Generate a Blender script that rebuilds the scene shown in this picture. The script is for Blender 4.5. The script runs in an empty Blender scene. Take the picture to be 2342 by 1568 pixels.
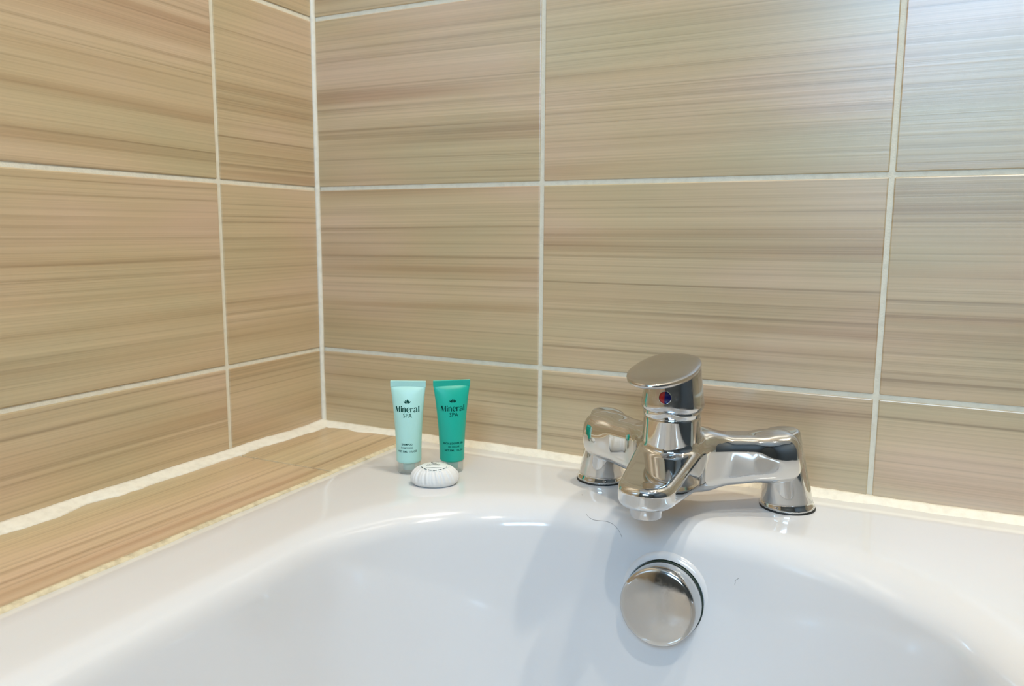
import bpy, bmesh, math, random
import numpy as np
from mathutils import Vector, Matrix

random.seed(7); np.random.seed(7)
S = bpy.context.scene
COL = S.collection

# ------------------------------------------------------------------ camera
cam_d = bpy.data.cameras.new('camera'); cam = bpy.data.objects.new('camera', cam_d); COL.objects.link(cam)
cam_d.sensor_fit = 'HORIZONTAL'; cam_d.sensor_width = 36.0; cam_d.lens = 27.53
cam_d.clip_start = 0.02
R_ = Vector((0.89824278, 0.43946594, 0.0054397)); U_ = Vector((-0.06571776, 0.12206482, 0.99034406)); F_ = Vector((-0.43455849, 0.88992689, -0.13852456))
m = Matrix(((R_.x, U_.x, -F_.x, 0.650938), (R_.y, U_.y, -F_.y, -0.780717), (R_.z, U_.z, -F_.z, 0.245962), (0, 0, 0, 1)))
cam.matrix_world = m
cam_d.dof.use_dof = True; cam_d.dof.focus_distance = 0.72; cam_d.dof.aperture_fstop = 8.0
S.camera = cam

# ------------------------------------------------------------------ world, view
W = bpy.data.worlds.new('world'); S.world = W; W.use_nodes = True
W.node_tree.nodes['Background'].inputs[0].default_value = (0.62, 0.72, 0.9, 1)
W.node_tree.nodes['Background'].inputs[1].default_value = 0.3
S.view_settings.view_transform = 'Standard'; S.view_settings.look = 'None'
S.view_settings.exposure = 0.0; S.view_settings.gamma = 1.0; S.view_settings.use_curve_mapping = False
WINDOW_E = 24.0      # daylight through the frosted window pane
LAMP_E = 1150.0      # the three ceiling downlights
CEIL = 1.80; FLOOR = -0.55; XR = 2.05; YF = -1.95
LAMPS = [(1.32, -0.42), (0.80, -0.13), (0.95, -1.15)]

# ------------------------------------------------------------------ helpers
def link(o, parent=None):
    COL.objects.link(o)
    if parent is not None: o.parent = parent
    return o

def tag(o, label=None, cat=None, group=None, kind=None):
    if label: o['label'] = label
    if cat: o['category'] = cat
    if group: o['group'] = group
    if kind: o['kind'] = kind
    return o

def obj_np(name, V, Fs, mat, parent=None, smooth=True):
    me = bpy.data.meshes.new(name)
    me.from_pydata([tuple(map(float, v)) for v in V], [], [tuple(int(i) for i in f) for f in Fs])
    me.update()
    if smooth:
        me.polygons.foreach_set('use_smooth', [True] * len(me.polygons))
    if mat: me.materials.append(mat)
    return link(bpy.data.objects.new(name, me), parent)

def obj_bm(name, bm, mat, parent=None, smooth=False):
    bmesh.ops.recalc_face_normals(bm, faces=bm.faces[:])
    me = bpy.data.meshes.new(name); bm.to_mesh(me); bm.free()
    if smooth: me.polygons.foreach_set('use_smooth', [True] * len(me.polygons))
    if mat: me.materials.append(mat)
    return link(bpy.data.objects.new(name, me), parent)

def empty(name, loc, rz=0.0):
    o = bpy.data.objects.new(name, None); o.empty_display_size = 0.02
    o.location = loc; o.rotation_euler = (0, 0, rz)
    return link(o)

def box(bm, x0, x1, y0, y1, z0, z1, bevel=0.0, seg=1):
    r = bmesh.ops.create_cube(bm, size=1.0)
    vs = r['verts']
    for v in vs:
        v.co = Vector(((x0 + x1) / 2 + v.co.x * (x1 - x0), (y0 + y1) / 2 + v.co.y * (y1 - y0), (z0 + z1) / 2 + v.co.z * (z1 - z0)))
    if bevel:
        es = list({e for v in vs for e in v.link_edges})
        bmesh.ops.bevel(bm, geom=es, offset=bevel, segments=seg, affect='EDGES', profile=0.5)

def lathe(prof, n=64, cap_top=False, cap_bot=False):
    """prof: list of (r, z) bottom to top"""
    V = []; Fs = []
    for r, z in prof:
        for i in range(n):
            a = 2 * math.pi * i / n
            V.append((r * math.cos(a), r * math.sin(a), z))
    for k in range(len(prof) - 1):
        for i in range(n):
            j = (i + 1) % n
            Fs.append((k * n + i, k * n + j, (k + 1) * n + j, (k + 1) * n + i))
    if cap_bot: Fs.append(tuple(range(n - 1, -1, -1)))
    if cap_top: Fs.append(tuple((len(prof) - 1) * n + i for i in range(n)))
    return V, Fs

# ------------------------------------------------------------------ materials
def new_mat(name):
    mt = bpy.data.materials.new(name); mt.use_nodes = True
    nt = mt.node_tree; b = nt.nodes['Principled BSDF']
    return mt, nt, b

def simple(name, col, rough=0.5, metal=0.0, spec=0.5, coat=0.0, bump=None):
    mt, nt, b = new_mat(name)
    b.inputs['Base Color'].default_value = (*col, 1); b.inputs['Roughness'].default_value = rough
    b.inputs['Metallic'].default_value = metal; b.inputs['Specular IOR Level'].default_value = spec
    if coat:
        b.inputs['Coat Weight'].default_value = coat; b.inputs['Coat Roughness'].default_value = 0.04
    if bump:
        tc = nt.nodes.new('ShaderNodeTexCoord'); n = nt.nodes.new('ShaderNodeTexNoise'); bp = nt.nodes.new('ShaderNodeBump')
        n.inputs['Scale'].default_value = bump[0]; n.inputs['Detail'].default_value = 4
        bp.inputs['Strength'].default_value = bump[1]; bp.inputs['Distance'].default_value = bump[2]
        nt.links.new(tc.outputs['Object'], n.inputs['Vector']); nt.links.new(n.outputs['Fac'], bp.inputs['Height'])
        nt.links.new(bp.outputs['Normal'], b.inputs['Normal'])
    return mt

def emission(name, col, e):
    mt, nt, b = new_mat(name)
    b.inputs['Base Color'].default_value = (0.8, 0.8, 0.8, 1)
    b.inputs['Emission Color'].default_value = (*col, 1); b.inputs['Emission Strength'].default_value = e
    return mt

def tile_material():
    mt, nt, b = new_mat('brushed_beige_ceramic')
    N = nt.nodes.new; L = nt.links.new
    tc = N('ShaderNodeTexCoord'); oi = N('ShaderNodeObjectInfo')
    rnd = N('ShaderNodeMath'); rnd.operation = 'MULTIPLY'; rnd.inputs[1].default_value = 37.0; L(oi.outputs['Random'], rnd.inputs[0])
    off = N('ShaderNodeCombineXYZ'); L(rnd.outputs[0], off.inputs[0]); L(rnd.outputs[0], off.inputs[2])
    add = N('ShaderNodeVectorMath'); add.operation = 'ADD'; L(tc.outputs['Object'], add.inputs[0]); L(off.outputs[0], add.inputs[1])
    # the strokes wander very slightly along the tile
    wn = N('ShaderNodeTexNoise'); wn.inputs['Scale'].default_value = 1.6; wn.inputs['Detail'].default_value = 0.0; L(add.outputs[0], wn.inputs['Vector'])
    wsub = N('ShaderNodeMath'); wsub.operation = 'MULTIPLY_ADD'; wsub.inputs[1].default_value = 0.010; wsub.inputs[2].default_value = -0.005; L(wn.outputs['Fac'], wsub.inputs[0])
    wv = N('ShaderNodeCombineXYZ'); L(wsub.outputs[0], wv.inputs[2])
    add2 = N('ShaderNodeVectorMath'); add2.operation = 'ADD'; L(add.outputs[0], add2.inputs[0]); L(wv.outputs[0], add2.inputs[1])
    def streak(sx, sz, detail, rough=0.55, tilt=0.0):
        mp = N('ShaderNodeMapping'); mp.inputs['Scale'].default_value = (sx, 0.0, sz); mp.inputs['Rotation'].default_value = (0, tilt, 0); L(add2.outputs[0], mp.inputs['Vector'])
        n = N('ShaderNodeTexNoise'); n.inputs['Scale'].default_value = 1.0; n.inputs['Detail'].default_value = detail; n.inputs['Roughness'].default_value = rough
        L(mp.outputs[0], n.inputs['Vector']); return n.outputs['Fac']
    def ramp(src, stops):
        r = N('ShaderNodeValToRGB'); e = r.color_ramp.elements
        e[0].position, e[0].color = stops[0][0], (*stops[0][1], 1)
        e[1].position, e[1].color = stops[-1][0], (*stops[-1][1], 1)
        for p, c in stops[1:-1]:
            k = e.new(p); k.color = (*c, 1)
        L(src, r.inputs[0]); return r.outputs[0]
    def mix(mode, f, a, bb):
        x = N('ShaderNodeMix'); x.data_type = 'RGBA'; x.blend_type = mode
        if isinstance(f, float): x.inputs[0].default_value = f
        else: L(f, x.inputs[0])
        L(a, x.inputs[6]); L(bb, x.inputs[7]); return x.outputs[2]
    patch = streak(3.2, 9.0, 2.0)
    base = ramp(patch, [(0.34, (0.525, 0.415, 0.235)), (0.50, (0.575, 0.425, 0.245)), (0.66, (0.62, 0.44, 0.285))])
    bands = streak(0.9, 34.0, 2.0, 0.5, 0.010)
    bcol = ramp(bands, [(0.30, (0.76, 0.67, 0.60)), (0.41, (0.93, 0.90, 0.87)), (0.52, (1, 1, 1)), (0.75, (1.06, 1.06, 1.07))])
    lines = streak(0.6, 185.0, 3.0, 0.62, -0.008)
    dark = ramp(lines, [(0.27, (0.60, 0.55, 0.49)), (0.40, (0.88, 0.86, 0.835)), (0.47, (1, 1, 1)), (0.66, (1.06, 1.06, 1.06))])
    fine = streak(1.5, 480.0, 2.0)
    fcol = ramp(fine, [(0.30, (0.875, 0.86, 0.835)), (0.50, (0.99, 0.99, 0.985)), (0.72, (1.07, 1.07, 1.07))])
    c = mix('MULTIPLY', 1.0, base, bcol); c = mix('MULTIPLY', 1.0, c, dark); c = mix('MULTIPLY', 1.0, c, fcol)
    L(c, b.inputs['Base Color'])
    # brushed relief: only across the strokes
    hs = N('ShaderNodeMath'); hs.operation = 'MULTIPLY_ADD'; hs.inputs[1].default_value = 0.35; L(fine, hs.inputs[0]); L(lines, hs.inputs[2])
    bp = N('ShaderNodeBump'); bp.inputs['Strength'].default_value = 0.35; bp.inputs['Distance'].default_value = 0.0004
    L(hs.outputs[0], bp.inputs['Height']); L(bp.outputs['Normal'], b.inputs['Normal'])
    # the glaze is brushed lengthwise, so reflections spread across the strokes
    b.inputs['Roughness'].default_value = 0.34; b.inputs['Specular IOR Level'].default_value = 0.9; b.inputs['IOR'].default_value = 1.7; b.inputs['Anisotropic'].default_value = 0.48
    cz = N('ShaderNodeCombineXYZ'); cz.inputs[2].default_value = 1.0
    vt = N('ShaderNodeVectorTransform'); vt.vector_type = 'VECTOR'; vt.convert_from = 'OBJECT'; vt.convert_to = 'WORLD'
    L(cz.outputs[0], vt.inputs[0]); L(vt.outputs[0], b.inputs['Tangent'])
    return mt

def grout_material(name, col, dirt=0.35, rough=0.75):
    mt, nt, b = new_mat(name); N = nt.nodes.new; L = nt.links.new
    tc = N('ShaderNodeTexCoord'); n = N('ShaderNodeTexNoise'); n.inputs['Scale'].default_value = 140; n.inputs['Detail'].default_value = 6
    L(tc.outputs['Object'], n.inputs['Vector'])
    r = N('ShaderNodeValToRGB'); e = r.color_ramp.elements
    e[0].position = 0.25; e[0].color = (col[0] * (1 - dirt), col[1] * (1 - dirt * 1.1), col[2] * (1 - dirt * 1.25), 1)
    e[1].position = 0.55; e[1].color = (*col, 1); L(n.outputs['Fac'], r.inputs[0]); L(r.outputs[0], b.inputs['Base Color'])
    n2 = N('ShaderNodeTexNoise'); n2.inputs['Scale'].default_value = 600; n2.inputs['Detail'].default_value = 3; L(tc.outputs['Object'], n2.inputs['Vector'])
    bp = N('ShaderNodeBump'); bp.inputs['Strength'].default_value = 0.5; bp.inputs['Distance'].default_value = 0.0005
    L(n2.outputs['Fac'], bp.inputs['Height']); L(bp.outputs['Normal'], b.inputs['Normal'])
    b.inputs['Roughness'].default_value = rough
    return mt

def chrome_material(name, rough=0.045, scale=0.0, col=(0.66, 0.66, 0.65)):
    mt, nt, b = new_mat(name); N = nt.nodes.new; L = nt.links.new
    b.inputs['Base Color'].default_value = (*col, 1); b.inputs['Metallic'].default_value = 1.0; b.inputs['Roughness'].default_value = rough
    if scale:   # dried water marks
        tc = N('ShaderNodeTexCoord'); n = N('ShaderNodeTexNoise'); n.inputs['Scale'].default_value = 70; n.inputs['Detail'].default_value = 8; n.inputs['Roughness'].default_value = 0.7
        L(tc.outputs['Object'], n.inputs['Vector'])
        r = N('ShaderNodeMapRange'); r.inputs[1].default_value = 0.45; r.inputs[2].default_value = 0.75; r.inputs[3].default_value = rough; r.inputs[4].default_value = rough + scale
        L(n.outputs['Fac'], r.inputs[0]); L(r.outputs[0], b.inputs['Roughness'])
    return mt

M_TILE = tile_material()
M_GROUT = grout_material('cream_grout', (0.78, 0.72, 0.575), 0.10)
M_SEAL = grout_material('cream_sealant', (0.82, 0.76, 0.63), 0.12, 0.45)
M_SEAL_OLD = grout_material('yellowed_sealant', (0.70, 0.60, 0.40), 0.35, 0.5)
M_TUB = simple('white_acrylic', (0.715, 0.705, 0.70), 0.12, coat=0.6)
M_CHROME = chrome_material('chrome')
M_CHROME_W = chrome_material('water_marked_chrome', 0.06, 0.32, (0.60, 0.60, 0.60))
M_CHROME_S = chrome_material('satin_worn_chrome', 0.13, 0.12, (0.55, 0.53, 0.51))
M_BLACK = simple('black_rubber', (0.012, 0.014, 0.013), 0.5)
M_GASKET = simple('dark_green_gasket', (0.01, 0.03, 0.022), 0.5)
M_REFL_DARK = simple('slate_reflection_darkener', (0.075, 0.092, 0.108), 0.6)  # dark slate invented for the unseen walls to deepen the chrome reflections
M_CEIL = simple('ceiling_paint', (0.80, 0.79, 0.77), 0.8)
M_FLOOR = simple('grey_vinyl', (0.18, 0.17, 0.16), 0.45, bump=(80, 0.2, 0.001))
M_PVC = simple('white_window_plastic', (0.8, 0.8, 0.8), 0.35)

# ------------------------------------------------------------------ room shell
def structure(o, label, cat): return tag(o, label, cat, kind='structure')

_tile_cache = {}
def tile(parent, w, h, loc, rot):
    key = (round(w, 4), round(h, 4))
    if key not in _tile_cache:
        bm = bmesh.new(); box(bm, -w / 2, w / 2, 0.0, 0.007, -h / 2, h / 2, 0.0011, 2)
        bmesh.ops.recalc_face_normals(bm, faces=bm.faces[:])
        me = bpy.data.meshes.new('tile'); bm.to_mesh(me); bm.free(); me.materials.append(M_TILE)
        _tile_cache[key] = me
    o = bpy.data.objects.new('tile', _tile_cache[key]); o.location = loc; o.rotation_euler = rot
    return link(o, parent)

G = 0.0047   # grout joint
rows = [(-0.030, 0.0992)] + [(0.0992 + 0.2 * k, 0.2992 + 0.2 * k) for k in range(8)] + [(1.6992, CEIL)]
cols_back = [(0.0, 0.3042)] + [(0.3042 + 0.3379 * k, 0.3042 + 0.3379 * (k + 1)) for k in range(5)] + [(1.9937, XR)]
cols_left = [(0.0, 0.1577)] + [(0.1577 + 0.3379 * k, 0.1577 + 0.3379 * (k + 1)) for k in range(5)] + [(1.8472, -YF)]

bm = bmesh.new(); box(bm, -0.1, XR + 0.1, 0.0012, 0.10, FLOOR, CEIL)
wall_back = structure(obj_bm('wall_back', bm, M_GROUT), 'cream grouted wall of brushed beige tiles behind the tap', 'wall')
bm = bmesh.new(); box(bm, -0.10, -0.0012, YF - 0.1, 0.0012, FLOOR, CEIL)
wall_left = structure(obj_bm('wall_left', bm, M_GROUT), 'cream grouted wall of brushed beige tiles beside the tiled ledge', 'wall')
for z0, z1 in rows:
    for x0, x1 in cols_back:
        if x1 - x0 < G * 2: continue
        a = x0 + (0.003 if x0 == 0 else G / 2)
        tile(wall_back, x1 - G / 2 - a, z1 - z0 - G, ((a + x1 - G / 2) / 2, 0.0, (z0 + z1) / 2), (0, 0, 0))
    for d0, d1 in cols_left:
        if d1 - d0 < G * 2: continue
        a = d0 + (0.003 if d0 == 0 else G / 2)
        tile(wall_left, d1 - G / 2 - a, z1 - z0 - G, (0.0, -(a + d1 - G / 2) / 2, (z0 + z1) / 2), (0, 0, math.pi / 2))

bm = bmesh.new(); box(bm, XR, XR + 0.1, YF - 0.1, 0.0012, FLOOR, CEIL)
structure(obj_bm('wall_right', bm, M_REFL_DARK), 'plain unseen wall across the room, made dark slate blue to deepen reflections', 'wall')
bm = bmesh.new(); box(bm, -0.1, XR + 0.1, YF - 0.1, 0.1, FLOOR - 0.1, FLOOR)
structure(obj_bm('floor', bm, M_FLOOR), 'grey vinyl bathroom floor', 'floor')
bm = bmesh.new(); box(bm, -0.1, XR + 0.1, YF - 0.1, 0.1, CEIL, CEIL + 0.1)
structure(obj_bm('ceiling', bm, M_CEIL), 'white painted ceiling', 'ceiling')
# wall behind the camera with the window opening
WX0, WX1, WZ0, WZ1 = 0.42, 1.24, 0.88, 1.40
bm = bmesh.new()
box(bm, -0.1, WX0, YF - 0.1, YF, FLOOR, CEIL); box(bm, WX1, XR + 0.1, YF - 0.1, YF, FLOOR, CEIL)
box(bm, WX0, WX1, YF - 0.1, YF, FLOOR, WZ0); box(bm, WX0, WX1, YF - 0.1, YF, WZ1, CEIL)
structure(obj_bm('wall_front', bm, M_REFL_DARK), 'unseen wall with the frosted window, made dark slate blue to deepen reflections', 'wall')
win = structure(empty('window_front_offscreen', ((WX0 + WX1) / 2, YF - 0.05, WZ0)), 'white framed frosted bathroom window', 'window')
bm = bmesh.new(); ww, wh = WX1 - WX0, WZ1 - WZ0
box(bm, -ww / 2, -ww / 2 + 0.05, -0.03, 0.03, 0, wh, 0.004); box(bm, ww / 2 - 0.05, ww / 2, -0.03, 0.03, 0, wh, 0.004)
box(bm, -ww / 2 + 0.05, ww / 2 - 0.05, -0.03, 0.03, 0, 0.05, 0.004); box(bm, -ww / 2 + 0.05, ww / 2 - 0.05, -0.03, 0.03, wh - 0.05, wh, 0.004)
obj_bm('window_frame', bm, M_PVC, win)
bm = bmesh.new(); box(bm, -ww / 2 + 0.045, ww / 2 - 0.045, -0.006, 0.006, 0.045, wh - 0.045)
obj_bm('window_pane_offscreen', bm, emission('frosted_daylight_pane', (0.34, 0.645, 1.0), WINDOW_E), win)

# ceiling downlights
for k, (lx, ly) in enumerate(LAMPS):
    place = ['tub_side', 'tap_wall', 'window_wall'][k]
    t = empty(place + '_downlight_offscreen', (lx, ly, CEIL))
    tag(t, ['round recessed downlight beyond the tub side, away from the walls', 'round recessed downlight close to the tap wall', 'round recessed downlight nearest the window wall'][k], 'ceiling light', 'recessed downlights in the ceiling')
    V, Fs = lathe([(0.030, -0.001), (0.032, -0.006), (0.043, -0.006), (0.046, 0.0)], 40)
    obj_np('bezel', V, Fs, M_CHROME, t)
    V, Fs = lathe([(0.030, -0.004)], 40, cap_bot=True)
    obj_np(place + '_lens_offscreen', V, Fs, emission('warm_lamp', (1.0, 0.92, 0.77), LAMP_E), t, smooth=False)

# ------------------------------------------------------------------ tiled ledge
LX = 0.1400
bm = bmesh.new(); box(bm, 0.0, LX - 0.004, YF, 0.0, FLOOR, -0.0012)
ledge = structure(obj_bm('ledge', bm, M_GROUT), 'narrow beige tiled ledge between the side wall and the tub', 'ledge')
for d0, d1 in cols_left:
    if d1 - d0 < 0.05: continue
    tile(ledge, d1 - d0 - 0.0018, LX - 0.002, (LX / 2, -(d0 + d1) / 2 - 0.002, 0.0022), (-math.pi / 2, 0, math.pi / 2))

# ------------------------------------------------------------------ sealant beads
def vnoise(n, scale, amp, seed):
    rng = np.random.default_rng(seed); k = max(4, int(n / scale))
    g = rng.normal(size=k + 3); x = np.linspace(0, k, n); i = x.astype(int); f = x - i; f = f * f * (3 - 2 * f)
    return amp * (g[i] * (1 - f) + g[i + 1] * f)

def bead(name, p0, p1, n1, n2, w1, w2, mat, label, amp=0.15, seed=1, n=160, hollow=0.35, lift=0.0008):
    """sealant fillet running p0->p1 in the angle between directions n1 and n2"""
    p0, p1, n1, n2 = (np.array(v, float) for v in (p0, p1, n1, n2))
    a = w1 * (1 + vnoise(n, 8, amp, seed) + vnoise(n, 2.2, amp * 0.5, seed + 1)); c = w2 * (1 + vnoise(n, 12, amp * .5, seed + 2) + vnoise(n, 2.2, amp * .2, seed + 3))
    V = []; Fs = []; K = 7
    for i, t in enumerate(np.linspace(0, 1, n)):
        p = p0 + (p1 - p0) * t
        V.append(p - 0.001 * (n1 + n2))
        for k in range(K - 1):
            s = k / (K - 2)
            u = a[i] * (1 - s) ** (1 + hollow); v = c[i] * s ** (1 + hollow)
            bulge = lift * math.sin(math.pi * s) + 0.0004
            V.append(p + n1 * (u + bulge * (s > 0) * (s < 1)) + n2 * (v + bulge * (s > 0) * (s < 1)) + (-n2 * 0.0008 if s == 0 else 0) + (-n1 * 0.0008 if s == 1 else 0))
    for i in range(n - 1):
        for k in range(K):
            kk = (k + 1) % K
            Fs.append((i * K + k, i * K + kk, (i + 1) * K + kk, (i + 1) * K + k))
    Fs.append(tuple(range(K))); Fs.append(tuple((n - 1) * K + k for k in range(K - 1, -1, -1)))
    o = obj_np(name, V, Fs, mat)
    bm = bmesh.new(); bm.from_mesh(o.data); bmesh.ops.recalc_face_normals(bm, faces=bm.faces[:]); bm.to_mesh(o.data); bm.free()
    return structure(o, label, 'sealant')

bead('trim_1', (0, 0, -0.002), (0, 0, CEIL), (1, 0, 0), (0, -1, 0), 0.0042, 0.0042, M_SEAL, 'upright cream sealant bead in the corner of the tiled walls', 0.05, 3, 200)
bead('trim_2', (0, 0, 0.002), (0, YF, 0.002), (1, 0, 0), (0, 0, 1), 0.0165, 0.006, M_SEAL, 'thick ragged cream sealant bead between side wall and ledge', 0.14, 11, 420)
bead('trim_3', (0, 0, 0.001), (LX + 0.01, 0, 0.001), (0, -1, 0), (0, 0, 1), 0.017, 0.006, M_SEAL, 'cream sealant bead between tap wall and ledge end', 0.10, 21, 60)
bead('trim_4', (LX, 0, -0.002), (XR * 0.405, 0, -0.002), (0, -1, 0), (0, 0, 1), 0.013, 0.0085, M_SEAL, 'cream sealant bead between tap wall and tub rim', 0.12, 31, 160)
bead('trim_5', (LX - 0.001, -0.010, -0.001), (LX - 0.001, -1.70, -0.001), (1, 0, 0), (0, 0, 1), 0.0055, 0.0030, M_SEAL_OLD, 'yellowed sealant strip between ledge tiles and tub rim', 0.14, 41, 420)

# ------------------------------------------------------------------ bathtub
CX = 0.4855
def rrect(hw, y1, y0, r_top, r_bot, z, nc=28, ns=14):
    """rounded rectangle ring: half width hw, tap end y1, far end y0; starts left-front going clockwise"""
    P = []
    def arc(cx, cy, r, a0, a1):
        for i in range(nc): 
            a = a0 + (a1 - a0) * i / nc; P.append((cx + r * math.cos(a), cy + r * math.sin(a), z))
    def line(p, q):
        for i in range(ns): P.append((p[0] + (q[0] - p[0]) * i / ns, p[1] + (q[1] - p[1]) * i / ns, z))
    pi = math.pi
    L0, L1 = (CX - hw, y0 + r_bot), (CX - hw, y1 - r_top)
    line(L0, L1); arc(CX - hw + r_top, y1 - r_top, r_top, pi, pi / 2)
    line((CX - hw + r_top, y1), (CX + hw - r_top, y1)); arc(CX + hw - r_top, y1 - r_top, r_top, pi / 2, 0)
    line((CX + hw, y1 - r_top), (CX + hw, y0 + r_bot)); arc(CX + hw - r_bot, y0 + r_bot, r_bot, 0, -pi / 2)
    line((CX + hw - r_bot, y0), (CX - hw + r_bot, y0)); arc(CX - hw + r_bot, y0 + r_bot, r_bot, -pi / 2, -pi)
    return P
rings = []
HWO = 0.3495
rings.append(rrect(HWO, -0.0005, -1.70, 0.004, 0.02, FLOOR + 0.005))
rings.append(rrect(HWO, -0.0005, -1.70, 0.004, 0.02, -0.008))
rings.append(rrect(HWO - 0.0015, -0.0012, -1.6985, 0.004, 0.02, -0.002))
rings.append(rrect(HWO - 0.006, -0.004, -1.694, 0.005, 0.02, 0.0))
E_HW, E_Y = 0.2700, -0.1150       # where the flat rim starts to roll over
for f in (0.35, 0.7, 0.9):
    rings.append(rrect(HWO - 0.006 + (E_HW + 0.008 - HWO + 0.006) * f, -0.004 + (E_Y + 0.008 + 0.004) * f, -1.694 + 0.085 * f, 0.005 + 0.16 * f, 0.02 + 0.16 * f, 0.0))
roll = 0.030; slope = math.radians(76)
def ring_inset(d, z, rt):
    rings.append(rrect(E_HW - d * 0.9, E_Y - d, -1.609 + d * 1.6, rt, rt, z))
ring_inset(-0.004, 0.0, 0.178); ring_inset(0.0, -0.0002, 0.178)
for i in range(1, 15):
    a = slope * i / 14
    ring_inset(roll * math.sin(a), -roll * (1 - math.cos(a)) - 0.0002, 0.178)
d1 = roll * math.sin(slope); z1 = -roll * (1 - math.cos(slope))
depth = 0.36
for i in range(1, 13):
    f = i / 12; zz = z1 - f * (depth - 0.09 + z1)
    ring_inset(d1 + (z1 - zz) / math.tan(slope), zz, 0.178 - 0.02 * f)
zb = zz; db = d1 + (z1 - zz) / math.tan(slope)
for i in range(1, 13):
    a = slope * (1 - i / 12)
    r2 = 0.10
    ring_inset(db + r2 * (math.sin(slope) - math.sin(a)) * 0.9, zb - r2 * (math.cos(a) - math.cos(slope)), 0.158 - 0.05 * i / 12)
V = [p for r in rings for p in r]; n = len(rings[0]); Fs = []
for k in range(len(rings) - 1):
    for i in range(n):
        j = (i + 1) % n
        Fs.append((k * n + i, (k + 1) * n + i, (k + 1) * n + j, k * n + j))
Fs.append(tuple((len(rings) - 1) * n + i for i in range(n)))
tub = obj_np('bathtub', V, Fs, M_TUB)
bm = bmesh.new(); bm.from_mesh(tub.data); bmesh.ops.recalc_face_normals(bm, faces=bm.faces[:]); bm.to_mesh(tub.data); bm.free()
tag(tub, 'glossy white acrylic bathtub with rounded basin and wide rim', 'bathtub')

# ------------------------------------------------------------------ implicit surfaces for cast metal
def smin(a, b, k):
    h = np.clip(0.5 + 0.5 * (b - a) / k, 0, 1); return b * (1 - h) + a * h - k * h * (1 - h)
def sd_rcone(p, a, b, r1, r2):
    a, b = np.array(a), np.array(b); ba = b - a; pa = p - a
    t = np.clip((pa @ ba) / (ba @ ba), 0, 1)
    return np.linalg.norm(pa - t[:, None] * ba, axis=1) - (r1 + (r2 - r1) * t)
def sd_cone_flat(p, a, b, r1, r2, rd=0.002):
    """cone frustum with flat ends, rounded by rd"""
    a, b = np.array(a), np.array(b); L = np.linalg.norm(b - a); u = (b - a) / L; pa = p - a
    t = pa @ u; q = np.linalg.norm(pa - t[:, None] * u, axis=1)
    r = r1 + (r2 - r1) * np.clip(t / L, -0.2, 1.2)
    d = np.stack([q - r + rd, np.abs(t - L / 2) - L / 2 + rd], 1)
    return np.minimum(d.max(1), 0) + np.linalg.norm(np.maximum(d, 0), axis=1) - rd
def sd_rbox(p, c, ax, half, rd):
    q = np.abs((p - np.array(c)) @ np.array(ax).T) - (np.array(half) - rd)
    return np.minimum(q.max(1), 0) + np.linalg.norm(np.maximum(q, 0), axis=1) - rd

def surface_nets(sdf, lo, hi, h):
    lo = np.array(lo); hi = np.array(hi); n = np.ceil((hi - lo) / h).astype(int) + 1
    gx, gy, gz = [lo[i] + h * np.arange(n[i]) for i in range(3)]
    P = np.stack(np.meshgrid(gx, gy, gz, indexing='ij'), -1).reshape(-1, 3)
    D = np.concatenate([sdf(P[i:i + 400000]) for i in range(0, len(P), 400000)]).reshape(n)
    In = D < 0
    cs = np.zeros(tuple(n - 1), int)
    for dx in (0, 1):
        for dy in (0, 1):
            for dz in (0, 1): cs += In[dx:n[0] - 1 + dx, dy:n[1] - 1 + dy, dz:n[2] - 1 + dz]
    act = (cs > 0) & (cs < 8)
    idx = -np.ones(act.shape, int); cells = np.argwhere(act); idx[act] = np.arange(len(cells))
    V = lo + (cells + 0.5) * h
    for _ in range(6):
        d = sdf(V); e = 2e-4; g = np.stack([(sdf(V + e * np.eye(3)[i]) - sdf(V - e * np.eye(3)[i])) / (2 * e) for i in range(3)], 1)
        V = V - np.clip(d, -h, h)[:, None] * g / np.maximum((g * g).sum(1), 0.2)[:, None]
    Fs = []
    for ax in range(3):
        sl0 = [slice(None)] * 3; sl1 = [slice(None)] * 3; sl0[ax] = slice(0, n[ax] - 1); sl1[ax] = slice(1, n[ax])
        A = In[tuple(sl0)]; B = In[tuple(sl1)]
        E = np.argwhere(A != B); o1, o2 = [(1, 2), (2, 0), (0, 1)][ax]
        E = E[(E[:, o1] > 0) & (E[:, o2] > 0)]
        e1 = np.eye(3, dtype=int)[o1]; e2 = np.eye(3, dtype=int)[o2]
        g_ = lambda c: idx[c[:, 0], c[:, 1], c[:, 2]]
        q = np.stack([g_(E - e1 - e2), g_(E - e2), g_(E), g_(E - e1)], 1)
        fl = A[tuple(E.T)]; q[~fl] = q[~fl][:, ::-1]
        Fs.append(q)
    return V, np.concatenate(Fs)

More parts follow.
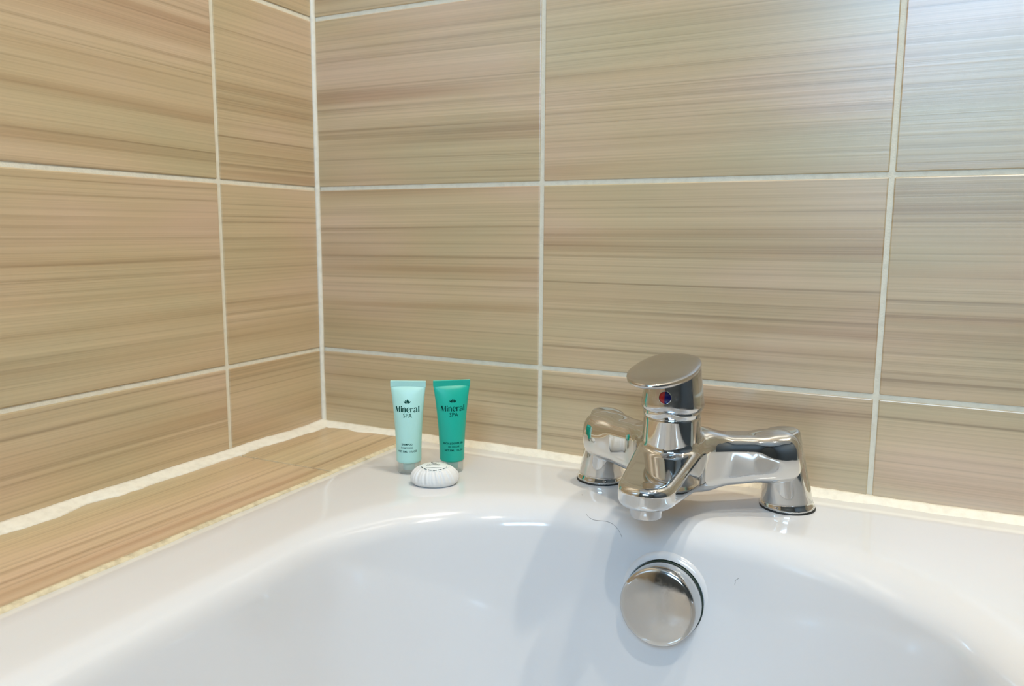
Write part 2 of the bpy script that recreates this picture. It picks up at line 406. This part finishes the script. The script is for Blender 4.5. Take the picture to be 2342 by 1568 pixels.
# ------------------------------------------------------------------ bath mixer tap
TY = -0.126     # the cartridge column stands ahead of the two legs
tap = empty('bath_mixer_tap', (CX, -0.050, 0.0))
tag(tap, 'chrome two-legged bath mixer tap with flat oval lever on the tub rim', 'tap')
def tl(x, y, z): return np.array((x, y + 0.050, z))    # tap local from (x off centre, world y, z)
LEG_B = 0.0900; LEG_T = 0.0815
def body_sdf(p):
    col = sd_cone_flat(p, tl(0, TY, 0.030), tl(0, TY, 0.0925), 0.0262, 0.0242, 0.0015)
    d = col
    arms = None
    for s in (-1, 1):
        a = tl(s * 0.004, -0.110, 0.0480); b = tl(s * 0.0790, -0.0645, 0.0505)
        u = (b - a) / np.linalg.norm(b - a); w = np.cross((0, 0, 1.0), u); w /= np.linalg.norm(w); up = np.cross(u, w)
        L = np.linalg.norm(b - a)
        t = np.clip(((p - a) @ u) / L, 0, 1)
        q = np.stack([np.abs((p - (a + b) / 2) @ u) - L / 2, np.abs((p - (a + b) / 2) @ w), np.abs((p - (a + b) / 2) @ up)], 1)
        hw = 0.0175 + 0.003 * t; hh = 0.0245 - 0.0045 * t; rd = 0.0120
        q[:, 0] -= 0.017; q[:, 1] -= hw; q[:, 2] -= hh
        q += rd
        arm = np.minimum(q.max(1), 0) + np.linalg.norm(np.maximum(q, 0), axis=1) - rd
        bulb = sd_rcone(p, tl(s * 0.077, -0.066, 0.0500), tl(s * 0.0805, -0.063, 0.0505), 0.0208, 0.0208)
        arm = smin(arm, bulb, 0.012)
        arms = arm if arms is None else smin(arms, arm, 0.003)
    d = smin(d, arms, 0.006)
    # spout: tapering plan, sloping top, rounded nose
    y = p[:, 1] - 0.050       # world y
    x = p[:, 0]; z = p[:, 2]
    t = np.clip((-0.110 - y) / 0.0925, 0, 1)
    hw = 0.0305 + (0.0228 - 0.0305) * t
    yy = np.clip(y, -0.1975, -0.11)
    plan = np.sqrt(x * x + (y - yy) ** 2) - hw
    zt = 0.0705 + (0.0530 - 0.0705) * t; zb_ = 0.0285 + (0.0340 - 0.0285) * t
    zc = (zt + zb_) / 2; zh = (zt - zb_) / 2
    rd = 0.0065
    q = np.stack([plan + rd, np.abs(z - zc) - zh + rd], 1)
    sp = np.minimum(q.max(1), 0) + np.linalg.norm(np.maximum(q, 0), axis=1) - rd
    d = smin(smin(arms, sp, 0.020), col, 0.0045)
    return d
V, Fs = surface_nets(body_sdf, tl(-0.115, -0.232, 0.012), tl(0.115, -0.025, 0.104), 0.00135)
obj_np('body', V, Fs, M_CHROME, tap)
for s in (-1, 1):
    def leg_sdf(p, s=s):
        a = tl(s * LEG_B, -0.0500, 0.0); b = tl(s * LEG_T, -0.0570, 0.0715)
        cone = sd_cone_flat(p, a, b, 0.0230, 0.0165, 0.003)
        fl = sd_cone_flat(p, tl(s * LEG_B, -0.050, 0.0012), tl(s * LEG_B, -0.050, 0.0042), 0.0238, 0.0232, 0.0014)
        return np.maximum(smin(cone, fl, 0.004), 0.0012 - p[:, 2])
    V, Fs = surface_nets(leg_sdf, tl(s * 0.087 - 0.034, -0.085, -0.006), tl(s * 0.087 + 0.034, -0.018, 0.080), 0.0013)
    lg = obj_np('leg', V, Fs, M_CHROME, tap)
    V, Fs = lathe([(0.0243, -0.0004), (0.0246, 0.0004), (0.0242, 0.0016)], 48, True, True)
    g = obj_np('gasket', V, Fs, M_BLACK, lg); g.location = tl(s * LEG_B, -0.050, 0)
V, Fs = lathe([(0.0118, 0.0250), (0.0126, 0.0258), (0.0128, 0.0355)], 40, cap_bot=True)
o = obj_np('aerator', V, Fs, M_CHROME_S, tap); o.location = tl(0, -0.1985, 0)
# handle: skirt ring, conical cap cut by the lever plane, lever, hot/cold button
LEV_Y, LEV_Z, LEV_T = -0.1555, 0.1380, 0.084
def lev_z(y): return LEV_Z + (y - LEV_Y) * math.tan(LEV_T)
V, Fs = lathe([(0.0236, 0.0915), (0.0246, 0.0925), (0.0248, 0.0960), (0.0246, 0.0985)], 64)
o = obj_np('collar', V, Fs, M_CHROME, tap); o.location = tl(0, TY, 0)
handle = empty('handle', (0, 0, 0)); handle.parent = tap
prof = [(0.0240, 0.0972), (0.0252, 0.0976), (0.0264, 0.0995), (0.0268, 0.1020), (0.0266, 0.1045), (0.0250, 0.1160), (0.0236, 0.1270), (0.0226, 9)]
V, Fs = lathe(prof, 96, cap_top=True)
V = [(x, y, z if z < 1 else lev_z(y + TY) - 0.0022) for x, y, z in V]
cap_o = obj_np('handle_cap', V, Fs, M_CHROME_W, tap); cap_o.location = tl(0, TY, 0)
bpy.data.objects.remove(handle)
# lever plate
V = []; Fs = []; NA = 96
prof_l = [(0.0, 0.0012), (0.35, 0.0011), (0.65, 0.0007), (0.85, 0.0002), (0.95, -0.0003), (0.985, -0.0009), (1.0, -0.0020), (0.99, -0.0036), (0.95, -0.0048), (0.80, -0.0058), (0.4, -0.0062), (0.0, -0.0062)]
AX, AY = 0.0267, 0.0556
for r, h in prof_l:
    for i in range(NA):
        a = 2 * math.pi * i / NA
        sn = math.sin(a); cs = math.cos(a)
        if sn < 0: sn = -abs(sn) ** 0.8; cs = math.copysign(abs(cs) ** 0.8, cs)      # squarer where it meets the cap
        u = AX * r * cs * (1 + 0.056 * sn); v = AY * r * sn
        V.append((u, -v * math.cos(LEV_T) - h * math.sin(LEV_T), -v * math.sin(LEV_T) + h * math.cos(LEV_T)))
for k in range(len(prof_l) - 1):
    for i in range(NA):
        j = (i + 1) % NA; Fs.append((k * NA + i, (k + 1) * NA + i, (k + 1) * NA + j, k * NA + j))
o = obj_np('lever', V, Fs, M_CHROME_S, tap); o.location = tl(0, LEV_Y, LEV_Z)
bm = bmesh.new(); bm.from_mesh(o.data); bmesh.ops.remove_doubles(bm, verts=bm.verts[:], dist=1e-6); bmesh.ops.recalc_face_normals(bm, faces=bm.faces[:]); bm.to_mesh(o.data); bm.free()
# button: red half and blue half
M_RED = simple('red_plastic', (0.45, 0.006, 0.012), 0.12); M_BLUE = simple('blue_plastic', (0.006, 0.010, 0.16), 0.12)
btn_tilt = math.radians(8)
def half_button(s, mat, name):
    V = [(0, -0.0021, 0)]; Fs = []; K, NB = 5, 16; R = 0.0051
    for k in range(1, K + 1):
        r = R * k / K
        for i in range(NB + 1):
            a = -math.pi / 2 + math.pi * i / NB
            V.append((s * r * math.cos(a), -0.0021 * math.sqrt(max(0, 1 - (k / K) ** 2)) , r * math.sin(a)))
    for i in range(NB): Fs.append((0, 1 + i, 2 + i))
    for k in range(K - 1):
        for i in range(NB):
            b0 = 1 + k * (NB + 1); b1 = b0 + NB + 1
            Fs.append((b0 + i, b1 + i, b1 + i + 1, b0 + i + 1))
    if s < 0: Fs = [f[::-1] for f in Fs]
    o = obj_np(name, V, Fs, mat, cap_o)
    o.location = (0, -0.0256, 0.1115); o.rotation_euler = (-btn_tilt, 0, 0)
    return o
half_button(-1, M_RED, 'hot_mark')['label'] = 'red half of the round temperature button'
half_button(1, M_BLUE, 'cold_mark')['label'] = 'blue half of the round temperature button'
V, Fs = lathe([(0.0051, 0.0), (0.0055, 0.0), (0.0055, 0.0008), (0.0051, 0.0010)], 32)
o = obj_np('button_rim', V, Fs, M_CHROME, cap_o); o.location = (0, -0.0252, 0.1115); o.rotation_euler = (math.pi / 2 - btn_tilt, 0, 0)

# ------------------------------------------------------------------ overflow cover on the basin wall
ov = empty('overflow_cover', (CX + 0.0055, -0.1500, -0.0645)); tilt = math.radians(9)
ov.rotation_euler = (math.pi / 2 - tilt, 0, 0)       # local z points out of the wall
tag(ov, 'round chrome overflow cover on the basin wall below the tap', 'overflow cover')
V, Fs = lathe([(0.0425, -0.008), (0.0415, -0.001), (0.0400, 0.0022), (0.0375, 0.0038), (0.0345, 0.0044)], 64)
obj_np('seat_ring', V, Fs, M_TUB, ov)
V, Fs = lathe([(0.0336, 0.000), (0.0338, 0.0052), (0.0334, 0.0062)], 64, cap_top=True)
obj_np('gasket', V, Fs, M_GASKET, ov)
V, Fs = lathe([(0.0330, 0.005), (0.0334, 0.0065), (0.0322, 0.0250), (0.0314, 0.0262)], 96)
obj_np('body', V, Fs, M_CHROME, ov)
V, Fs = lathe([(0.0320, 0.0245), (0.0321, 0.0262), (0.0314, 0.0272), (0.0280, 0.0278), (0.0200, 0.0287), (0.0100, 0.0293), (0.0004, 0.0295)], 96, cap_top=True)
obj_np('face_plate', V, Fs, chrome_material('worn_grey_chrome', 0.07, 0.22, (0.56, 0.55, 0.53)), ov)

# ------------------------------------------------------------------ lettering
def text_geo(body, width, height, cx=0.0, z0=0.0, shear=0.0, spacing=1.0, bold=0.0):
    cu = bpy.data.curves.new('t', 'FONT'); cu.body = body; cu.resolution_u = 2; cu.shear = shear; cu.space_character = spacing; cu.offset = bold
    ob = bpy.data.objects.new('t', cu); COL.objects.link(ob)
    dg = bpy.context.evaluated_depsgraph_get(); dg.update()
    me = bpy.data.meshes.new_from_object(ob.evaluated_get(dg))
    V = np.array([v.co[:2] for v in me.vertices]); Fs = [tuple(p.vertices) for p in me.polygons]
    bpy.data.objects.remove(ob); bpy.data.curves.remove(cu); bpy.data.meshes.remove(me)
    lo, hi = V.min(0), V.max(0)
    V = (V - lo) / (hi - lo) * np.array([width, height])
    V[:, 0] += cx - width / 2; V[:, 1] += z0
    return V, Fs

def stroke(pts, ws, sub=5):
    pts = np.array(pts, float); ws = np.array(ws, float)
    if len(pts) > 2:   # Catmull-Rom
        P = np.vstack([2 * pts[0] - pts[1], pts, 2 * pts[-1] - pts[-2]]); out = []; wo = []
        for i in range(len(pts) - 1):
            for k in range(sub + (i == len(pts) - 2)):
                t = k / sub; a, b, c, d = P[i:i + 4]
                out.append(0.5 * (2 * b + (c - a) * t + (2 * a - 5 * b + 4 * c - d) * t * t + (3 * b - a - 3 * c + d) * t ** 3)); wo.append(ws[i] + (ws[i + 1] - ws[i]) * t)
        pts, ws = np.array(out), np.array(wo)
    tg = np.gradient(pts, axis=0); tg /= np.linalg.norm(tg, axis=1)[:, None]; nm = np.stack([-tg[:, 1], tg[:, 0]], 1)
    n = len(pts); V = np.vstack([pts + nm * ws[:, None] / 2, pts - nm * ws[:, None] / 2])
    return V, [(i, i + 1, n + i + 1, n + i) for i in range(n - 1)]

def wordmark():
    A = []
    vs = lambda x, a, b, w=64: A.append(stroke([(x, a), (x, (a + b) / 2), (x, b)], [w, w * 0.92, w]))
    # M
    A.append(stroke([(392, 650), (398, 800), (385, 930)], [22, 14, 26])); A.append(stroke([(415, 640), (460, 780), (495, 930)], [70, 70, 50])); A.append(stroke([(500, 915), (560, 770), (600, 660)], [14, 14, 18])); vs(610, 640, 945, 66)
    # i
    vs(712, 735, 945, 58); A.append(stroke([(712, 630), (712, 665), (712, 700)], [40, 66, 40]))
    # n
    vs(798, 722, 948, 58); A.append(stroke([(815, 780), (850, 725), (900, 720), (926, 790), (930, 958)], [14, 18, 34, 66, 66]))
    # e
    A.append(stroke([(1100, 862), (1160, 800), (1140, 738), (1085, 722), (1035, 770), (1022, 850), (1045, 920), (1100, 957), (1165, 930)], [16, 46, 30, 16, 48, 62, 52, 30, 12]))
    # r
    vs(1242, 740, 966, 62); A.append(stroke([(1262, 810), (1300, 752), (1350, 765)], [14, 22, 52]))
    # a
    A.append(stroke([(1425, 800), (1440, 752), (1490, 727), (1540, 765), (1553, 860), (1560, 970)], [50, 40, 18, 44, 62, 60])); A.append(stroke([(1540, 855), (1450, 880), (1410, 930), (1450, 970), (1535, 925)], [14, 30, 58, 34, 12]))
    # l
    vs(1661, 655, 985, 62)
    V = []; Fs = []
    for v, f in A:
        o = len(V); V += [((x - 1032) * 1.85e-5, (945 + (x - 1032) * 0.03 - y) * 1.85e-5) for x, y in v]; Fs += [tuple(i + o for i in q) for q in f]
    return np.array(V), Fs

def emblem():
    V = []; Fs = []
    for ang, ln, wd, ox in ((0, 240, 78, 0), (24, 215, 62, -28), (-24, 215, 62, 28), (52, 200, 66, -46), (-52, 200, 66, 46)):
        a = math.radians(ang); ts = np.linspace(0, 1, 9)
        L = [( -wd / 2 * math.sin(math.pi * t ** 1.15), ln * t) for t in ts]; Rr = [(-x, y) for x, y in L[::-1][1:-1]]
        o = len(V); P = L + Rr
        for x, y in P: V.append(((ox + x * math.cos(a) - y * math.sin(a)) * 1.85e-5, (x * math.sin(a) + y * math.cos(a)) * 1.85e-5))
        Fs.append(tuple(o + i for i in range(len(P))))
    return np.array(V), Fs

# ------------------------------------------------------------------ toiletry tubes
TZ0, TZ1 = 0.0135, 0.0905      # shoulder and start of the crimp
def tube_ab(z, wtop):
    t = min(max((z - TZ0) / (TZ1 - TZ0), 0), 1)
    r0 = 0.01285
    return r0 + (wtop - r0) * t ** 1.8, r0 * (1 - t ** 1.9) ** 0.62 * (1 - 0.0) + 0.0009 * t
def tube_front(u, z, wtop):
    a, b = tube_ab(z, wtop); return -b * math.sqrt(max(0.0, 1 - (u / a) ** 2))

def make_tube(loc, rz, body_mat, seal_mat, neck_mat, ink, label, lines, wtop):
    t = empty('toiletry_tube', loc, rz); tag(t, label, 'tube', 'toiletry tubes on the tub rim')
    V = []; Fs = []; NA = 64
    zs = [0.0118, 0.0121, 0.0126, 0.0135] + list(np.linspace(0.0150, TZ1, 40))
    for k, z in enumerate(zs):
        a, b = tube_ab(z, wtop); f = (0.80, 0.92, 0.975, 1.0)[k] if k < 4 else 1.0
        for i in range(NA):
            th = 2 * math.pi * i / NA; V.append((a * f * math.cos(th), b * f * math.sin(th), z))
    for k in range(len(zs) - 1):
        for i in range(NA):
            j = (i + 1) % NA; Fs.append((k * NA + i, k * NA + j, (k + 1) * NA + j, (k + 1) * NA + i))
    Fs.append(tuple(range(NA - 1, -1, -1)))
    body = obj_np('body', V, Fs, body_mat, t)
    bm = bmesh.new(); box(bm, -wtop - 0.0002, wtop + 0.0002, -0.0011, 0.0011, TZ1 - 0.0006, 0.0962, 0.0003)
    for k in range(40):      # fine ribs pressed into the crimp
        x = -wtop + 0.0006 + (2 * wtop - 0.0012) * k / 39
        box(bm, x - 0.00014, x + 0.00014, -0.00125, -0.0010, TZ1 + 0.0006, 0.0956)
    obj_bm('crimp', bm, seal_mat, t)
    V, Fs = lathe([(0.0062, 0.0035), (0.0062, 0.0112), (0.0066, 0.0122)], 32, True, True)
    obj_np('neck', V, Fs, neck_mat, t)
    V, Fs = lathe([(0.0104, 0.0), (0.0112, 0.0004), (0.0114, 0.0012), (0.0118, 0.0130), (0.0112, 0.0133), (0.0108, 0.0130), (0.0105, 0.0022), (0.006, 0.0018)], 56, True, True)
    obj_np('cap', V, Fs, M_CAP, t)
    for name, (P, F2) in lines:
        VV = [(u, tube_front(u, z, wtop) - 0.00012, z) for u, z in P]
        o = obj_np(name, VV, F2, ink, body, smooth=False)
    return t

def frosted(name, col, mixf):
    mt, nt, b = new_mat(name); N = nt.nodes.new; L = nt.links.new
    b.inputs['Base Color'].default_value = (*col, 1); b.inputs['Roughness'].default_value = 0.5; b.inputs['Specular IOR Level'].default_value = 0.25
    tr = N('ShaderNodeBsdfTransparent'); mx = N('ShaderNodeMixShader'); mx.inputs[0].default_value = mixf
    L(tr.outputs[0], mx.inputs[1]); L(b.outputs[0], mx.inputs[2]); L(mx.outputs[0], nt.nodes['Material Output'].inputs['Surface'])
    return mt
M_CAP = frosted('frosted_clear_plastic', (0.76, 0.78, 0.70), 0.24)
def at(g, z): return (g[0] + np.array([0, z]), g[1])
def label_lines(l1, w1, l2, w2):
    return [('emblem', at(emblem(), 0.0738)), ('lettering', at(wordmark(), 0.0655)), ('lettering', text_geo('SPA', 0.0090, 0.0042, 0.0006, 0.0597)),
            ('lettering', text_geo(l1, w1, 0.0021, 0.0, 0.0312, bold=0.025, spacing=1.12)), ('lettering', text_geo(l2, w2, 0.0017, 0.0, 0.0279, bold=0.012, spacing=1.12)), ('lettering', text_geo('NET 30ML   1FL.OZ', 0.0185, 0.0020, 0.0003, 0.0239, bold=0.025, spacing=1.12))]
M_MINT = simple('mint_plastic', (0.46, 0.76, 0.68), 0.38); M_MINT2 = simple('mint_plastic_crimp', (0.45, 0.74, 0.68), 0.4)
M_TEAL = simple('teal_plastic', (0.008, 0.42, 0.30), 0.38); M_TEAL2 = simple('teal_plastic_crimp', (0.01, 0.44, 0.32), 0.4)
M_INK = simple('dark_green_ink', (0.002, 0.055, 0.036), 0.7, spec=0.1); M_INK2 = simple('dark_teal_ink', (0.001, 0.045, 0.033), 0.7, spec=0.1)
vyaw = math.atan2(0.443, 0.665)      # tubes turned towards the room
make_tube((0.2095, -0.1188, 0.0), vyaw - 0.16, M_MINT, M_MINT2, M_MINT2, M_INK, 'pale mint shampoo tube standing on its frosted cap', label_lines('SHAMPOO', 0.0110, 'SHAMPOOING', 0.0122), 0.0180)
make_tube((0.2469, -0.0946, 0.0), vyaw + 0.10, M_TEAL, M_TEAL2, M_TEAL2, M_INK2, 'bright teal bath and shower gel tube standing on its frosted cap', label_lines('BATH & SHOWER GEL', 0.0200, 'GEL DOUCHE', 0.0116), 0.0190)

# ------------------------------------------------------------------ wrapped soap
soap = empty('wrapped_soap', (0.2535, -0.1395, 0.0), math.radians(27)); tag(soap, 'small oval soap in pleated white paper with round printed sticker', 'soap')
V = []; Fs = []; NA = 240
sp = [(0.70, 0.0), (0.86, 0.0004), (0.95, 0.0020), (1.0, 0.0045), (1.0, 0.0062), (0.975, 0.0090), (0.92, 0.0118), (0.83, 0.0144), (0.72, 0.0165), (0.60, 0.0181), (0.48, 0.0192), (0.30, 0.0201), (0.02, 0.0205)]
rng = np.random.default_rng(5); ph = rng.uniform(0, 6.28, 6)
def pleat(th, k):
    w = sum(math.sin(f * th + p + 0.8 * math.sin(2 * th + p)) * a for f, p, a in zip((17, 23, 29, 37, 41, 53), ph, (0.5, 0.7, 0.6, 0.5, 0.4, 0.3)))
    return w / 1.7
for k, (r, z) in enumerate(sp):
    amp = 0.00075 * math.sin(math.pi * min(1, max(0, (z - 0.001) / 0.0182))) ** 0.7 if 0.0005 < z < 0.0178 else 0.0
    for i in range(NA):
        th = 2 * math.pi * i / NA
        q = pleat(th + 0.15 * (z / 0.019), k) * amp
        V.append(((0.0236 * r + q) * math.cos(th), (0.0180 * r + q) * math.sin(th), z + 0.5 * q))
for k in range(len(sp) - 1):
    for i in range(NA):
        j = (i + 1) % NA; Fs.append((k * NA + i, k * NA + j, (k + 1) * NA + j, (k + 1) * NA + i))
Fs.append(tuple(range(NA - 1, -1, -1))); Fs.append(tuple((len(sp) - 1) * NA + i for i in range(NA)))
obj_np('paper_wrapper', V, Fs, simple('pleated_tissue_paper', (0.80, 0.78, 0.74), 0.45), soap)
def soap_z(x, y):
    r = math.hypot(x / 0.0236, y / 0.0180)
    for (r1, z1_), (r0, z0_) in zip(sp[6:], sp[7:]):
        if r0 <= r <= r1: return z0_ + (z1_ - z0_) * (r - r0) / (r1 - r0)
    return 0.0205
def disc(rx, ry, off, rings_=6, na=56):
    V = [(0, 0, 0.0205 + off)]; Fs = []
    for k in range(1, rings_ + 1):
        for i in range(na):
            a = 2 * math.pi * i / na; x, y = rx * k / rings_ * math.cos(a), ry * k / rings_ * math.sin(a); V.append((x, y, soap_z(x, y) + off))
    for i in range(na): Fs.append((0, 1 + i, 1 + (i + 1) % na))
    for k in range(rings_ - 1):
        for i in range(na):
            j = (i + 1) % na; b0 = 1 + k * na; b1 = b0 + na; Fs.append((b0 + i, b1 + i, b1 + j, b0 + j))
    return V, Fs
V, Fs = disc(0.0150, 0.0136, 0.0002)
stk = obj_np('sticker', V, Fs, simple('sticker_paper', (0.76, 0.78, 0.74), 0.3), soap)
M_GREY = simple('grey_ink', (0.05, 0.065, 0.058), 0.7, spec=0.1)
def flat_print(name, P, F2): return obj_np(name, [(x, y, soap_z(x, y) + 0.0004) for x, y in P], F2, M_GREY, stk, smooth=False)
P, F2 = text_geo('JULANDRA', 0.0135, 0.0040, -0.0010, -0.0066, 0.25, bold=0.01); flat_print('lettering', P, F2)
for rx, ry, cy, a0, a1, w in ((0.0138, 0.0126, 0.0, 203, 335, 0.0006), (0.0138, 0.0122, 0.0, 8, 60, 0.0006), (0.0138, 0.0122, 0.0, 120, 176, 0.0006), (0.0036, 0.0042, 0.0022, 20, 300, 0.0006),
                              (0.0024, 0.0020, 0.0022, 150, 330, 0.0004), (0.0075, 0.0012, -0.0086, 190, 350, 0.0004)):
    pts = [(rx * math.cos(math.radians(a)), cy + ry * math.sin(math.radians(a))) for a in np.linspace(a0, a1, 26)]
    v, f = stroke(pts, [w] * len(pts), 1)
    if rx > 0.01: f = [q for i, q in enumerate(f) if i % 4 != 3]      # broken like a ring of tiny letters
    flat_print('print_arc', v, f)

# ------------------------------------------------------------------ stray hairs
def hair(pts, label, r=0.00011):
    cu = bpy.data.curves.new('hair', 'CURVE'); cu.dimensions = '3D'; cu.bevel_depth = r; cu.bevel_resolution = 1; cu.resolution_u = 6
    s_ = cu.splines.new('NURBS'); s_.points.add(len(pts) - 1); s_.use_endpoint_u = True; s_.order_u = 4
    for q, p in zip(s_.points, pts): q.co = (*p, 1)
    cu.materials.append(M_HAIR)
    ob = bpy.data.objects.new('hair_tmp', cu); COL.objects.link(ob)
    dg = bpy.context.evaluated_depsgraph_get(); dg.update(); me = bpy.data.meshes.new_from_object(ob.evaluated_get(dg))
    bpy.data.objects.remove(ob); o = bpy.data.objects.new('hair_strand', me); link(o); tag(o, label, 'hair'); return o
M_HAIR = simple('dark_hair', (0.03, 0.028, 0.025), 0.5)
# ground the hairs on the tub by ray casting straight down
from mathutils.bvhtree import BVHTree
bv = BVHTree.FromPolygons([v.co for v in tub.data.vertices], [tuple(p.vertices) for p in tub.data.polygons])
def drop(u, v):
    d = R_ * ((u - 1171) / 1790.98) + U_ * (-(v - 784) / 1790.98) + F_
    h = bv.ray_cast(Vector((0.650938, -0.780717, 0.245962)), d.normalized())
    return h[0] + h[1] * (0.00015 if h[1].dot(d) < 0 else -0.00015)
hair([drop(*p) for p in [(1331, 1130), (1334, 1150), (1336, 1168), (1345, 1182), (1358, 1190), (1376, 1190), (1394, 1193), (1408, 1202), (1417, 1214), (1423, 1229)]], 'thin dark hair curling over the rim edge left of the spout')
hair([drop(*p) for p in [(1680, 1336), (1683, 1331), (1679, 1326), (1685, 1325), (1690, 1321)]], 'tiny dark hair on the basin wall beside the overflow cover')
